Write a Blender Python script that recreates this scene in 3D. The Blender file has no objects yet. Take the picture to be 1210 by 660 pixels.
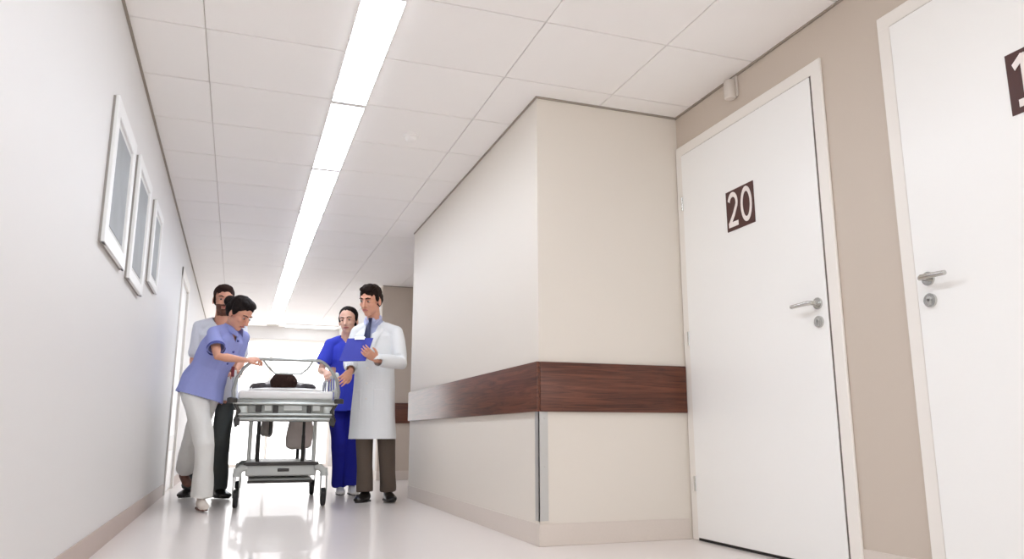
import bpy, bmesh, math, random
from mathutils import Vector, Matrix, Euler, noise
random.seed(4)
SC = bpy.context.scene; COL = SC.collection
V = Vector; PI = math.pi
sx = lambda v: ((v+0.055)/1.055)**2.4 if v > 0.04045 else v/12.92
def rgb(h):
    h = h.lstrip('#'); return tuple(sx(int(h[i:i+2], 16)/255) for i in (0, 2, 4)) + (1,)

# ------------------------------------------------------------------ materials
def mat(name, col, rough=0.6, metal=0.0, emit=0, bump=0, bscale=60, var=0, vscale=4, sss=0, coat=0, stretch=(1,1,1)):
    m = bpy.data.materials.new(name); m.use_nodes = True
    nt = m.node_tree; b = nt.nodes['Principled BSDF']
    c = rgb(col) if isinstance(col, str) else col
    b.inputs['Base Color'].default_value = c
    b.inputs['Roughness'].default_value = rough
    b.inputs['Metallic'].default_value = metal
    if coat: b.inputs['Coat Weight'].default_value = coat
    if sss:
        b.inputs['Subsurface Weight'].default_value = sss
        b.inputs['Subsurface Radius'].default_value = (0.02, 0.008, 0.004)
    if emit:
        b.inputs['Emission Color'].default_value = c
        b.inputs['Emission Strength'].default_value = emit
    tc = nt.nodes.new('ShaderNodeTexCoord'); mp = nt.nodes.new('ShaderNodeMapping')
    mp.inputs['Scale'].default_value = stretch
    nt.links.new(tc.outputs['Object'], mp.inputs['Vector'])
    if var:
        n = nt.nodes.new('ShaderNodeTexNoise'); n.inputs['Scale'].default_value = vscale
        n.inputs['Detail'].default_value = 5
        nt.links.new(mp.outputs[0], n.inputs['Vector'])
        mx = nt.nodes.new('ShaderNodeMix'); mx.data_type = 'RGBA'
        mx.inputs[6].default_value = tuple(x*(1-var) for x in c[:3])+(1,)
        mx.inputs[7].default_value = tuple(min(1, x*(1+var)) for x in c[:3])+(1,)
        nt.links.new(n.outputs[0], mx.inputs[0]); nt.links.new(mx.outputs[2], b.inputs['Base Color'])
    if bump:
        n = nt.nodes.new('ShaderNodeTexNoise'); n.inputs['Scale'].default_value = bscale
        nt.links.new(mp.outputs[0], n.inputs['Vector'])
        bp = nt.nodes.new('ShaderNodeBump'); bp.inputs['Strength'].default_value = bump
        bp.inputs['Distance'].default_value = 0.01
        nt.links.new(n.outputs[0], bp.inputs['Height']); nt.links.new(bp.outputs[0], b.inputs['Normal'])
    if 'hair' in name: b.inputs['Specular IOR Level'].default_value = .2
    return m

def wood(name, ca, cb, axis, rough=0.32):
    m = bpy.data.materials.new(name); m.use_nodes = True
    nt = m.node_tree; b = nt.nodes['Principled BSDF']
    tc = nt.nodes.new('ShaderNodeTexCoord'); mp = nt.nodes.new('ShaderNodeMapping')
    s = [34, 34, 34]; s[axis] = 1.6; mp.inputs['Scale'].default_value = s
    n = nt.nodes.new('ShaderNodeTexNoise'); n.inputs['Scale'].default_value = 1.3; n.inputs['Detail'].default_value = 8
    n.inputs['Distortion'].default_value = 1.4; n.inputs['Roughness'].default_value = .65
    cr = nt.nodes.new('ShaderNodeValToRGB')
    cr.color_ramp.elements[0].position = .32; cr.color_ramp.elements[0].color = rgb(ca)
    cr.color_ramp.elements[1].position = .72; cr.color_ramp.elements[1].color = rgb(cb)
    nt.links.new(tc.outputs['Object'], mp.inputs['Vector']); nt.links.new(mp.outputs[0], n.inputs['Vector'])
    nt.links.new(n.outputs[0], cr.inputs[0]); nt.links.new(cr.outputs[0], b.inputs['Base Color'])
    b.inputs['Roughness'].default_value = rough
    return m

M = dict(
 wall=mat('wall_white_paint', '#E1DFDD', .5, bump=.05, bscale=220),
 boxwall=mat('wall_cream_paint', '#E5DDD2', .5, bump=.05, bscale=220),
 beige=mat('wall_beige_paint', '#CFC2B4', .5, bump=.05, bscale=220),
 ceil=mat('ceiling_tile', '#FBF8F5', .85, bump=.15, bscale=350, var=.02, vscale=3),
 ceilgap=mat('ceiling_gap', '#D8D0C9', .8),
 floor=mat('vinyl_floor', '#ECE4DF', .28, bump=.015, bscale=30, var=.025, vscale=120, coat=.25),
 base=mat('vinyl_skirting', '#DDD2C8', .5, var=.03, vscale=90),
 basel=mat('vinyl_skirting_rose', '#C2B1A8', .5, var=.03, vscale=90),
 shadow=mat('shadow_gap_metal', '#9C9287', .6),
 door=mat('door_laminate', '#FBFAF7', .3),
 frame=mat('frame_paint', '#F4EFE8', .35),
 seal=mat('grey_door_seal', '#7E756D', .8),
 gap=mat('dark_gap', '#2A2626', .8),
 steel=mat('brushed_steel', '#C9C8C5', .4, .7),
 chrome=mat('satin_chrome', '#C9C8C4', .2, 1.0),
 light=mat('light_diffuser', '#ECF4FF', .5, emit=11.4),
 glowdim=mat('dim_glow_strip', '#FFFFFF', .5, emit=1.1),
 lightframe=mat('light_housing', '#F2F0EE', .4),
 sign=mat('sign_brown', '#4A241E', .4), signtext=mat('sign_lettering', '#F6EDE8', .5),
 picf=mat('picture_frame_white', '#EFEFEE', .35), picin=mat('picture_print_grey', '#8F9293', .5, var=.2, vscale=7),
 picmat=mat('picture_mount', '#DADAD8', .6),
 picedge=mat('picture_frame_back', '#A39E99', .6),
 plastic=mat('white_plastic', '#F3F0EC', .4),
 plasticd=mat('greyed_plastic', '#D9D0C7', .5),
 frost=mat('emissive_frosted_glass', '#FFFFFF', .3, emit=1.4),
 skin=mat('skin', '#DDA288', .5, sss=.1), skin2=mat('skin_fair', '#E6B8A2', .5, sss=.1), skin3=mat('skin_tan', '#C98D72', .5, sss=.1),
 eye=mat('eye_white', '#BDAFA6', .3), iris=mat('eye_iris', '#2A1B14', .3), lip=mat('lips', '#B05F58', .45),
 beard=mat('stubble', '#6B4535', .8),
 hair=mat('dark_brown_hair', '#23150F', .75, bump=.6, bscale=90, stretch=(1,1,.3)),
 hair2=mat('black_brown_hair', '#1A110F', .7, bump=.6, bscale=90, stretch=(1,1,.3)),
 hair3=mat('brown_hair', '#33201A', .8, bump=.6, bscale=90),
 coat=mat('white_coat_cloth', '#F1F3F4', .85, bump=.12, bscale=40),
 shirt=mat('light_blue_shirt', '#BFC6E6', .8), tie=mat('navy_tie', '#151D4A', .5),
 trouser=mat('brown_grey_trousers', '#5A4D43', .85, bump=.2, bscale=60),
 shoe=mat('black_leather', '#15110F', .3),
 tunic=mat('lavender_tunic_cloth', '#9CA4DF', .85, bump=.15, bscale=40), tunicd=mat('tunic_piping', '#4B539E', .8),
 whitepants=mat('white_trousers', '#E9E8E4', .85, bump=.15, bscale=40),
 brownshoe=mat('brown_shoe', '#6A4335', .5), beigeshoe=mat('pale_shoe', '#DDD2C8', .5), red=mat('red_badge', '#7A1F2A', .5),
 royal=mat('royal_blue_scrubs', '#3442CC', .8, bump=.15, bscale=40), royald=mat('deep_blue_scrubs', '#141A9C', .8, bump=.15, bscale=40),
 clip=mat('blue_clipboard', '#2029A0', .65), paper=mat('paper', '#F3F1EC', .7),
 dgrey=mat('charcoal_trousers', '#474B49', .85, bump=.2, bscale=60), mantop=mat('pale_top', '#E3E6EF', .85, bump=.15, bscale=40),
 dshirt=mat('dark_grey_shirt', '#454143', .8),
 trolley=mat('trolley_grey_paint', '#9FA19C', .4, .3), trolleyd=mat('trolley_dark_parts', '#3B3835', .5), trolleyl=mat('trolley_light_plastic', '#C9CCC8', .4),
 tube=mat('trolley_tube_metal', '#A4A6A2', .3, .8),
 linen=mat('white_linen', '#F6F4F2', .85, bump=.1, bscale=30), rubber=mat('rubber', '#2B2A29', .7),
 bag=mat('beige_cloth_bag', '#E3D6CF', .9, bump=.3, bscale=30), bag2=mat('grey_cloth_bag', '#A8A09A', .9, bump=.3, bscale=30),
 band=wood('walnut_rail_along_x', '#3A1A10', '#7B4630', 0), bandy=wood('walnut_rail_along_y', '#3A1A10', '#7B4630', 1, .34),
)

# ------------------------------------------------------------------ helpers
def link(o, parent=None):
    COL.objects.link(o)
    if parent is not None: o.parent = parent
    return o
def smooth(me, angle=40):
    for p in me.polygons: p.use_smooth = True
    try: me.set_sharp_from_angle(angle=math.radians(angle))
    except Exception: pass
def obj(name, bm, m, parent=None, sm=True, loc=None):
    bmesh.ops.recalc_face_normals(bm, faces=bm.faces)
    me = bpy.data.meshes.new(name); bm.to_mesh(me); bm.free()
    for x in (m if isinstance(m, (list, tuple)) else [m]): me.materials.append(M[x])
    if sm: smooth(me)
    o = bpy.data.objects.new(name, me)
    if loc is not None: o.location = loc
    return link(o, parent)
def thing(name, label, cat, loc=(0,0,0), rotz=0, group=None):
    o = bpy.data.objects.new(name, None); o.location = loc; o.rotation_euler = (0,0,rotz)
    o.empty_display_size = .1; o['label'] = label; o['category'] = cat
    if group: o['group'] = group
    return link(o)
def tag(o, label, cat, group=None):
    o['label'] = label; o['category'] = cat
    if group: o['group'] = group
    return o
def struct(name, bm, m, parent=None, sm=False):
    o = obj(name, bm, m, parent, sm)
    if parent is None: o['kind'] = 'structure'
    return o
def box(bm, x0, x1, y0, y1, z0, z1, bev=0, seg=2, mi=0):
    r = bmesh.ops.create_cube(bm, size=1)
    vs = r['verts']
    for v in vs:
        v.co = V(((x0+x1)/2+v.co.x*(x1-x0), (y0+y1)/2+v.co.y*(y1-y0), (z0+z1)/2+v.co.z*(z1-z0)))
    fs = set(f for v in vs for f in v.link_faces)
    for f in fs: f.material_index = mi
    if bev:
        es = set(e for v in vs for e in v.link_edges)
        bmesh.ops.bevel(bm, geom=list(es), offset=bev, segments=seg, affect='EDGES', profile=.5)
    return bm
def B(*a, **k): return box(bmesh.new(), *a, **k)
def tube(bm, pts, rads, wdir=None, seg=12, mi=0, caps=True, mx=None):
    pts = [V(p) for p in pts]; n = len(pts)
    if not isinstance(rads, (list, tuple)): rads = [rads]*n
    rings = []; prev = None
    for i, p in enumerate(pts):
        t = (pts[min(i+1, n-1)]-pts[max(i-1, 0)]).normalized()
        if wdir is not None: w = V(wdir)
        elif prev is not None: w = prev
        else: w = V((1,0,0)) if abs(t.x) < .8 else V((0,1,0))
        u = (w-t*w.dot(t)).normalized(); prev = u; v = t.cross(u)
        r = rads[i]; ru, rv = r if isinstance(r, (list, tuple)) else (r, r)
        rings.append([bm.verts.new(p+u*ru*math.cos(a)+v*rv*math.sin(a)) for a in (2*PI*k/seg for k in range(seg))])
    fs = []
    for i in range(n-1):
        for k in range(seg):
            fs.append(bm.faces.new((rings[i][k], rings[i][(k+1)%seg], rings[i+1][(k+1)%seg], rings[i+1][k])))
    if caps:
        fs.append(bm.faces.new(rings[0][::-1])); fs.append(bm.faces.new(rings[-1]))
    for f in fs: f.material_index = mi
    if mx is not None:
        for r in rings:
            for v in r: v.co = mx @ v.co
    return bm
def limb(bm, pts, rads, wdir=None, seg=16, mx=None):
    # tube with domed ends so joints blend
    tube(bm, pts, rads, wdir, seg, mx=mx)
    for p, r in ((pts[0], rads[0]), (pts[-1], rads[-1])):
        if not isinstance(r, (list, tuple)): ell(bm, p, (r, r, r), mx=mx)
def ell(bm, c, r, rot=None, mi=0, mx=None, seg=20):
    m = Matrix.Translation(V(c)) @ (rot.to_4x4() if rot is not None else Matrix()) @ Matrix.Diagonal(V((*r, 1)))
    if mx is not None: m = mx @ m
    g = bmesh.ops.create_uvsphere(bm, u_segments=seg, v_segments=max(8, seg*2//3), radius=1, matrix=m)
    for f in set(f for v in g['verts'] for f in v.link_faces): f.material_index = mi
    return bm
def cyl(bm, c0, c1, r, seg=20, mi=0): return tube(bm, [c0, c1], [r, r], seg=seg, mi=mi)

def blob(name, bm, m, parent, voxel=.006, it=4, folds=0, fs=(7,7,3), cut=None, extra=None, paint=None, thick=0):
    """fuse overlapping shapes into one continuous skin"""
    bmesh.ops.recalc_face_normals(bm, faces=bm.faces)
    me = bpy.data.meshes.new('t'); bm.to_mesh(me); bm.free()
    o = bpy.data.objects.new('t', me); COL.objects.link(o)
    r = o.modifiers.new('r', 'REMESH'); r.mode = 'VOXEL'; r.voxel_size = voxel
    s = o.modifiers.new('s', 'SMOOTH'); s.factor = .5; s.iterations = it
    dg = bpy.context.evaluated_depsgraph_get(); dg.update()
    me2 = bpy.data.meshes.new_from_object(o.evaluated_get(dg)); me2.name = name
    bpy.data.objects.remove(o); bpy.data.meshes.remove(me)
    me2.materials.clear()
    for x in (m if isinstance(m, (list, tuple)) else [m]): me2.materials.append(M[x])
    b = bmesh.new(); b.from_mesh(me2)
    if folds:
        b.normal_update()
        for v in b.verts:
            q = V((v.co.x*fs[0], v.co.y*fs[1], v.co.z*fs[2]))
            d = noise.noise(q+V((noise.noise(q*.6)*1.5, 0, 0)))
            v.co += v.normal*folds*d
    if cut:
        bmesh.ops.delete(b, geom=[f for f in b.faces if cut(f.calc_center_median())], context='FACES')
        bmesh.ops.delete(b, geom=[v for v in b.verts if not v.link_faces], context='VERTS')
    if paint:
        for f in b.faces: f.material_index = paint(f.calc_center_median())
    if extra: extra(b)
    b.to_mesh(me2); b.free()
    for p in me2.polygons: p.use_smooth = True
    if parent is not None: me2.transform(Matrix.Translation(-parent.location))
    o = bpy.data.objects.new(name, me2); link(o, parent)
    if thick:
        k = o.modifiers.new('cloth', 'SOLIDIFY'); k.thickness = thick; k.offset = -1
    return o
def local(o):   # parts written in world coordinates -> their thing's frame
    o.data.transform(Matrix.Translation(-o.parent.location)); return o

# ------------------------------------------------------------------ the room
XL, X1, Y1, X2, H, Y2 = -.61, 1.508, 3.813, 2.427, 2.473, 7.06
YB, YE = -3.2, 14.35
struct('floor', B(XL-.2, 4.2, YB, 15.6, -.12, 0), 'floor')
T = .14
# left wall, with a doorway at y 8.12..9.12
bm = bmesh.new(); box(bm, XL-T, XL, YB, 8.14, 0, H+.2); box(bm, XL-T, XL, 9.12, 15.6, 0, H+.2); box(bm, XL-T, XL, 8.14, 9.12, 2.13, H+.2)
struct('wall_left', bm, 'wall')
struct('baseboard_left', B(XL, XL+.006, YB, 8.05, 0, .111, .002), 'basel')
struct('baseboard_left_far', B(XL, XL+.006, 9.2, YE, 0, .111, .002), 'basel')
# protruding block (cream on the corridor side and front)
def quad(bm, pts, mi=0):
    f = bm.faces.new([bm.verts.new(p) for p in pts]); f.material_index = mi
bm = B(X1, X2+T, Y1, Y2, 0, H+.2)
struct('wall_block', bm, 'boxwall')
struct('baseboard_block_side', B(X1-.006, X1, Y1-.006, Y2, 0, .111, .002), 'base')
struct('baseboard_block_front', B(X1, X2-.03, Y1-.006, Y1, 0, .111, .002), 'base')
# right wall with doors 20 and 19 ; openings filled by the leaves
struct('wall_right', B(X2, X2+T, YB, Y1, 0, H+.2), 'beige')
struct('baseboard_right', B(X2-.006, X2, 2.25, 2.58, 0, .111, .002), 'base')
struct('baseboard_right_near', B(X2-.006, X2, YB, 1.0, 0, .111, .002), 'base')
# alcove behind the block and the far wall pieces
struct('wall_alcove_back', B(1.69, 4.2, 9.8, 9.8+T, 0, H+.2), 'beige')
struct('wall_alcove_right', B(4.06, 4.2, Y2, 9.8, 0, H+.2), 'beige')
struct('wall_alcove_front', B(X2+T, 4.06, Y2-T, Y2, 0, H+.2), 'beige')
struct('wall_right_far', B(1.69, 1.69+T, 9.8+T, YE+.6, 0, H+.2), 'wall')
struct('baseboard_alcove', B(1.69, 4.06, 9.794, 9.8, 0, .111, .002), 'base')
struct('baseboard_right_far', B(1.684, 1.69, 9.8, YE, 0, .111, .002), 'base')
# end of the corridor: glazed partition in white framing, pane emission stands in for daylight
bm = bmesh.new()
box(bm, XL, 1.69, YE, YE+.14, 2.25, H+.2)
box(bm, XL, XL+.10, YE, YE+.14, 0, 2.25); box(bm, 1.60, 1.69, YE, YE+.14, 0, 2.25)
struct('wall_back', bm, 'wall')
bm = bmesh.new()
for x in (XL+.10, .48, 1.55): box(bm, x, x+.05, YE+.02, YE+.10, 0, 2.25)
for z in (0.0, 2.20): box(bm, XL+.10, 1.60, YE+.022, YE+.098, z, z+.05)
w1 = struct('window_1', bm, 'frame')
p = obj('frosted_pane', B(XL+.15, 1.55, YE+.05, YE+.06, .05, 2.2), 'frost', w1, False)

# ceiling: tiles with narrow gaps, cut out for the row of lights
bm = bmesh.new(); box(bm, XL-.2, 4.2, YB, 15.6, H+.012, H+.15)
ce = struct('ceiling', bm, 'ceilgap')
bm = bmesh.new(); ys = 3.644-.6*12; g = .004
xs = [(-.61, -.266), (-.266, .397), (.593, 1.253), (1.253, 1.905), (1.905, 2.565), (2.565, 3.225), (3.225, 4.06)]
k = 0
while ys < YE:
    for a, b_ in xs:
        if ys+.6 < Y2:
            if a > X2: continue
            b_ = min(b_, X2)
        box(bm, a+g*.5, b_-g*.5, max(ys+g, YB), min(ys+.6-g, YE), H, H+.012, .002, 1)
    ys += .6; k += 1
obj('tile_field', bm, 'ceil', ce, False)
def edge_trim(n, *a): struct(n, B(*a), 'shadow')
edge_trim('trim_1', X2-.010, X2, YB, Y1, H-.010, H)
edge_trim('trim_2', X1, X2, Y1-.010, Y1, H-.010, H)
edge_trim('trim_3', X1-.010, X1, Y1-.010, Y2, H-.008, H)
struct('trim_4', B(XL, XL+.012, YB, YE, H-.010, H), 'shadow')
edge_trim('trim_5', 1.69, 4.06, 9.79, 9.8, H-.010, H)

# lights: a continuous row of 1.2 m panels
def mklight(L, W, name='ceiling_light', lm='light'):
    t = thing(name, '', 'light')
    b = bmesh.new()
    for s in (-1, 1): box(b, s*W/2-.006*(s > 0), s*W/2+.006*(s < 0), 0, L, -.012, .010)
    for y in (0, L-.020): box(b, -W/2, W/2, y, y+.020, -.0185, .010)
    obj('frame', b, 'lightframe', t, False)
    obj('diffuser', B(-W/2+.004, W/2-.004, .020, L-.020, -.017, .008, .003), lm, t, False)
    return t
l0 = mklight(1.196, .196)
seam = 4.244; ylist = [seam-1.2*k for k in range(1, 7)][::-1] + [seam+1.2*k for k in range(0, 8)] 
for i, y in enumerate(ylist):
    if y < YB: continue
    if y == ylist[0] or 'used' not in l0:
        o = l0; l0['used'] = 1
    else:
        o = l0.copy(); COL.objects.link(o)
        for ch in l0.children:
            c = ch.copy(); c.parent = o; COL.objects.link(c)
    o.location = (.495, y, H)
    n = round((y-seam)/1.2)+2
    W_ = {1: 'glowing ceiling light panel nearest the viewer, cut by the top edge of the photo',
          2: 'second glowing ceiling light panel from the viewer, level with the smoke detector',
          3: 'third glowing ceiling light panel from the viewer in the long row',
          4: 'fourth glowing ceiling light panel from the viewer in the long row',
          5: 'fifth glowing ceiling light panel from the viewer in the long row',
          6: 'sixth glowing ceiling light panel from the viewer, fourth from the far end',
          7: 'third glowing ceiling light panel from the far end of the corridor row',
          8: 'glowing ceiling light panel second from the far end of the row',
          9: 'last glowing ceiling light panel of the row at the far end of the corridor'}
    o['label'] = W_.get(n, 'ceiling light panel overhead behind the viewer, outside the photo')
    o['group'] = 'ceiling light panels in one long row'
    if n < 1: o['group'] = 'ceiling light panels overhead outside the photo'
del l0['used']
t = mklight(.40, .90, 'ceiling_light', 'glowdim'); t.location = (1.16, 13.88, H)  # pale strip across the ceiling end with a faint emission of its own
t['label'] = 'wide pale glowing strip crossing the far right end of the corridor ceiling'

# smoke detector
t = thing('smoke_detector', 'round white smoke detector on the ceiling right of the light row', 'smoke detector', (.949, 4.628, H))
b = bmesh.new(); tube(b, [(0,0,0), (0,0,-.012), (0,0,-.016)], [.052, .052, .046], seg=32); obj('base_plate', b, 'plastic', t)
b = bmesh.new(); tube(b, [(0,0,-.014), (0,0,-.03), (0,0,-.038), (0,0,-.042)], [.040, .038, .030, .014], seg=32); obj('sensor_head', b, 'plastic', t)
# wall sensor by the ceiling above door 20
t = thing('wall_sensor', 'small white cylindrical sensor high on the beige wall above door 20', 'sensor', (X2, 3.215, 2.39))
b = bmesh.new(); box(b, -.012, 0, -.03, .03, -.045, .075, .004); obj('bracket', b, 'plasticd', t)
b = bmesh.new(); tube(b, [(-.035,0,-.055), (-.035,0,-.05), (-.035,0,.045), (-.035,0,.05)], [.024, .030, .030, .026], seg=24); obj('housing', b, 'plasticd', t)

# wooden bumper rail
bm = B(X1, X2-.02, Y1-.022, Y1, .683, .947, .004); tag(obj('wall_rail', bm, 'band'), 'dark brown wooden bumper rail across the front of the cream block beside door 20', 'wall rail')
bm = B(X1-.022, X1, Y1-.022, Y2-.01, .683, .947, .004); tag(obj('wall_rail', bm, 'bandy'), 'brown wooden bumper rail running down the corridor side of the cream block', 'wall rail')
bm = B(1.70, 4.05, 9.776, 9.8, .70, .955, .004); tag(obj('wall_rail', bm, 'band'), 'short piece of dark wooden rail on the beige alcove wall behind the doctor', 'wall rail')
# steel corner guard
bm = bmesh.new(); box(bm, X1-.005, X1+.048, Y1-.005, Y1, .125, .683); box(bm, X1-.005, X1, Y1-.005, Y1+.048, .125, .683)
for z in (.16, .40, .65): cyl(bm, (X1+.03, Y1-.005, z), (X1+.03, Y1-.008, z), .005, 10)
tag(obj('corner_guard', bm, 'steel', None, False), 'thin steel corner guard on the cream block below the wooden rail', 'corner guard')

# ------------------------------------------------------------------ doors
rk = [0]
def ribbon(bm, pts, w, x, cy, cz, sc, th=.0015):
    """flat stroke of a numeral in the plane x = const; u grows toward -y"""
    n = len(pts); L = []; R = []
    for i, p in enumerate(pts):
        a = V(pts[max(i-1, 0)]); b = V(pts[min(i+1, n-1)]); d = (b-a).normalized(); nn = V((-d.y, d.x))*w/2
        for lst, s in ((L, 1), (R, -1)):
            q = V(p)+nn*s; lst.append((cy-q.x*sc[0], cz+q.y*sc[1]))
    rk[0] += .0004; x = x-rk[0]
    for i in range(n-1):
        f = [L[i], L[i+1], R[i+1], R[i]]
        bot = [bm.verts.new((x, a, b)) for a, b in f]; top = [bm.verts.new((x-th, a, b)) for a, b in f]
        bm.faces.new(bot); bm.faces.new(top)
        for k in range(4): bm.faces.new((bot[k], bot[(k+1)%4], top[(k+1)%4], top[k]))
arc = lambda cx, cy, rx, ry, a0, a1, n: [(cx+rx*math.cos(math.radians(a0+(a1-a0)*k/n)), cy+ry*math.sin(math.radians(a0+(a1-a0)*k/n))) for k in range(n+1)]
DIG = {'2': [arc(.5, .70, .30, .26, 165, -20, 14)+[(.55, .34), (.20, .05)], [(.14, .045), (.86, .045)]],
       '0': [arc(.5, .5, .33, .455, 0, 360, 32)],
       '1': [[(.22, .78), (.52, .95)], [(.52, 1.0), (.52, .0)], [(.26, .045), (.80, .045)]],
       '9': [arc(.5, .68, .30, .27, 0, 360, 26), arc(.42, .66, .38, .62, 0, -85, 14)]}
def door(num, nm, y0, y1, latch, label_n):
    """frame outer y0..y1; leaf overlaps the frame; latch = y of handle, lever direction"""
    d = thing(nm, '', 'door', (X2, (y0+y1)/2, 0)); del d['label']; del d['category']; d['kind'] = 'structure'
    yc = (y0+y1)/2
    b = bmesh.new()
    box(b, -.016, 0, y0-yc, y0-yc+.065, 0, 2.265, .004, 1); box(b, -.016, 0, y1-yc-.065, y1-yc, 0, 2.265, .004, 1)
    box(b, -.0165, 0, y0-yc+.001, y1-yc-.001, 2.20, 2.264, .004, 1)
    obj('door_frame', b, 'frame', d, False)
    b = B(-.015, -.002, y0-yc+.06, y1-yc-.06, 0.0, .012); obj('door_gap_shade', b, 'gap', d, False)  # dark strip paints the shade in the gap under the leaf
    b = B(-.0145, -.010, y0-yc+.062, y1-yc-.062, .012, 2.203); obj('seal', b, 'seal', d, False)
    b = B(-.024, -.0155, y0-yc+.069, y1-yc-.069, .016, 2.196, .002, 1)
    lf = obj('door_leaf', b, 'door', d, False)
    py, dr = latch[0]-yc, latch[1]
    b = bmesh.new()
    cyl(b, (-.024, py, 1.135), (-.032, py, 1.135), .026, 24)
    tube(b, [(-.028, py, 1.135), (-.068, py, 1.135), (-.076, py+dr*.012, 1.135), (-.077, py+dr*.115, 1.133)], [.010, .010, .0105, .009], seg=12)
    obj('lever_handle', b, 'chrome', lf)
    b = bmesh.new(); cyl(b, (-.024, py, 1.053), (-.034, py, 1.053), .026, 24)
    obj('lock_rosette', b, 'chrome', lf)
    b = bmesh.new(); cyl(b, (-.032, py, 1.058), (-.039, py, 1.058), .009, 12); box(b, -.039, -.032, py-.005, py+.005, 1.034, 1.058)
    obj('keyhole', b, 'steel', lf)
    for z in (.30, 1.1, 1.9):
        b = bmesh.new(); cyl(b, (-.022, (y1 if dr > 0 else y0)-yc-.062*dr, z-.04), (-.022, (y1 if dr > 0 else y0)-yc-.062*dr, z+.04), .008, 12)
        obj('hinge', b, 'chrome', d)
    return d, lf
d1, l1 = door('20', 'door_1', 2.570, 3.806, (2.690, 1), '')
d2, l2 = door('19', 'door_2', 1.01, 2.232, (2.105, -1), '')
def signplate(ya, yb, za, zb, digits, label):
    t = thing('door_number_sign', label, 'sign', (X2-.024, (ya+yb)/2, (za+zb)/2), 0, None)
    hw, hh = (yb-ya)/2, (zb-za)/2
    obj('plate', B(-.004, 0, -hw, hw, -hh, hh, .001, 1), 'sign', t, False)
    b = bmesh.new(); cw = hw*.98
    for i, dg in enumerate(digits):
        for st in DIG[dg]: ribbon(b, st, .15, -.004, hw*.98-i*cw, -hh*.78, (cw, hh*1.62))
    obj('numerals', b, 'signtext', t, False)
signplate(3.082, 3.315, 1.617, 1.836, '20', 'square brown sign with white number 20 on the white door')
signplate(1.470, 1.704, 1.617, 1.836, '19', 'brown number sign cut by the right edge of the photo, 1 visible')

# door in the left wall far down
d = bpy.data.objects.new('door_3', None); d.location = (XL, 8.63, 0); d['kind'] = 'structure'; link(d)
b = bmesh.new()
box(b, -.10, .015, -.55, -.47, 0, 2.20, .004, 1); box(b, -.10, .015, .47, .55, 0, 2.20, .004, 1); box(b, -.10, .0155, -.55, .55, 2.11, 2.20, .004, 1)
obj('door_frame', b, 'frame', d, False)
obj('door_leaf', B(-.05, -.01, -.465, .465, .012, 2.105, .002, 1), 'door', d, False)
for z in (.35, 1.05, 1.85):
    b = bmesh.new(); cyl(b, (.0, -.455, z-.05), (.0, -.455, z+.05), .01, 10); obj('hinge', b, 'steel', d)
b = bmesh.new(); cyl(b, (-.01, .38, 1.05), (.05, .38, 1.05), .012, 10); tube(b, [(.05, .38, 1.05), (.05, .26, 1.05)], .009, seg=8); obj('lever_handle', b, 'chrome', d)
obj('kick_plate', B(-.01, -.006, -.40, .40, .40, .55), 'steel', d, False)

# ------------------------------------------------------------------ pictures on the left wall
def picture(y0, y1, z0, z1, label, bw=.075, inner='picin'):
    t = thing('framed_picture', label, 'picture', (XL, (y0+y1)/2, (z0+z1)/2), 0, None)
    w, h = (y1-y0)/2, (z1-z0)/2
    obj('backing', B(0, .012, -w+.004, w-.004, -h+.004, h-.004), 'picedge', t, False)
    b = bmesh.new()
    for s in (-1, 1):
        box(b, .010, .026, min(s*w, s*(w-bw)), max(s*w, s*(w-bw)), -h, h, .003, 1)
        box(b, .010, .0255, -w+.002, w-.002, min(s*h, s*(h-bw)), max(s*h, s*(h-bw)), .003, 1)
    obj('frame', b, 'picf', t, False)
    obj('mount', B(.012, .014, -w+bw-.005, w-bw+.005, -h+bw-.005, h-bw+.005), 'picmat', t, False)
    obj('print', B(.014, .016, -w+bw+.03, w-bw-.03, -h+bw+.03, h-bw-.03), inner, t, False)
picture(3.555, 4.20, 1.372, 2.045, 'large white framed picture with grey print, nearest of three on left wall')
picture(4.38, 4.98, 1.372, 2.06, 'middle of the three white framed pictures on the left wall', .06)
picture(5.27, 5.77, 1.52, 2.07, 'smallest and farthest of the three white framed pictures on the left wall', .05)

# ------------------------------------------------------------------ figures
def headmx(c, yaw, pitch=0, roll=0, k=1.1):
    # local: face toward -Y, x to the figure's left (screen right when facing the viewer)
    return Matrix.Translation(V(c)) @ Matrix.Rotation(yaw, 4, 'Z') @ Matrix.Rotation(pitch, 4, 'X') @ Matrix.Rotation(roll, 4, 'Y') @ Matrix.Scale(k, 4)
def head(bm, mx, fem=False):
    k = .94 if fem else 1
    m = mx @ Matrix.Scale(k, 4)
    ell(bm, (0,.012,.038), (.076,.097,.085), mx=m)
    ell(bm, (0,-.030,-.030), (.062 if not fem else .058,.060,.080), mx=m)
    ell(bm, (0,-.055,-.092), (.026,.026,.024), mx=m)
    ell(bm, (0,-.010,-.060), (.056,.055,.045), mx=m)
    for s in (-1, 1):
        ell(bm, (s*.078,.008,-.008), (.009,.018,.031), mx=m)
        ell(bm, (s*.034,-.066,-.020), (.022,.020,.022), mx=m)
    tube(bm, [(0,-.082,.020), (0,-.100,-.008), (0,-.110,-.028), (0,-.090,-.036)], [.009,.011,.015,.012], mx=m, seg=10)
    ell(bm, (0,-.078,.030), (.050,.014,.012), mx=m)
    ell(bm, (0,-.082,-.062), (.024,.012,.010), mx=m)
    return m
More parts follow.
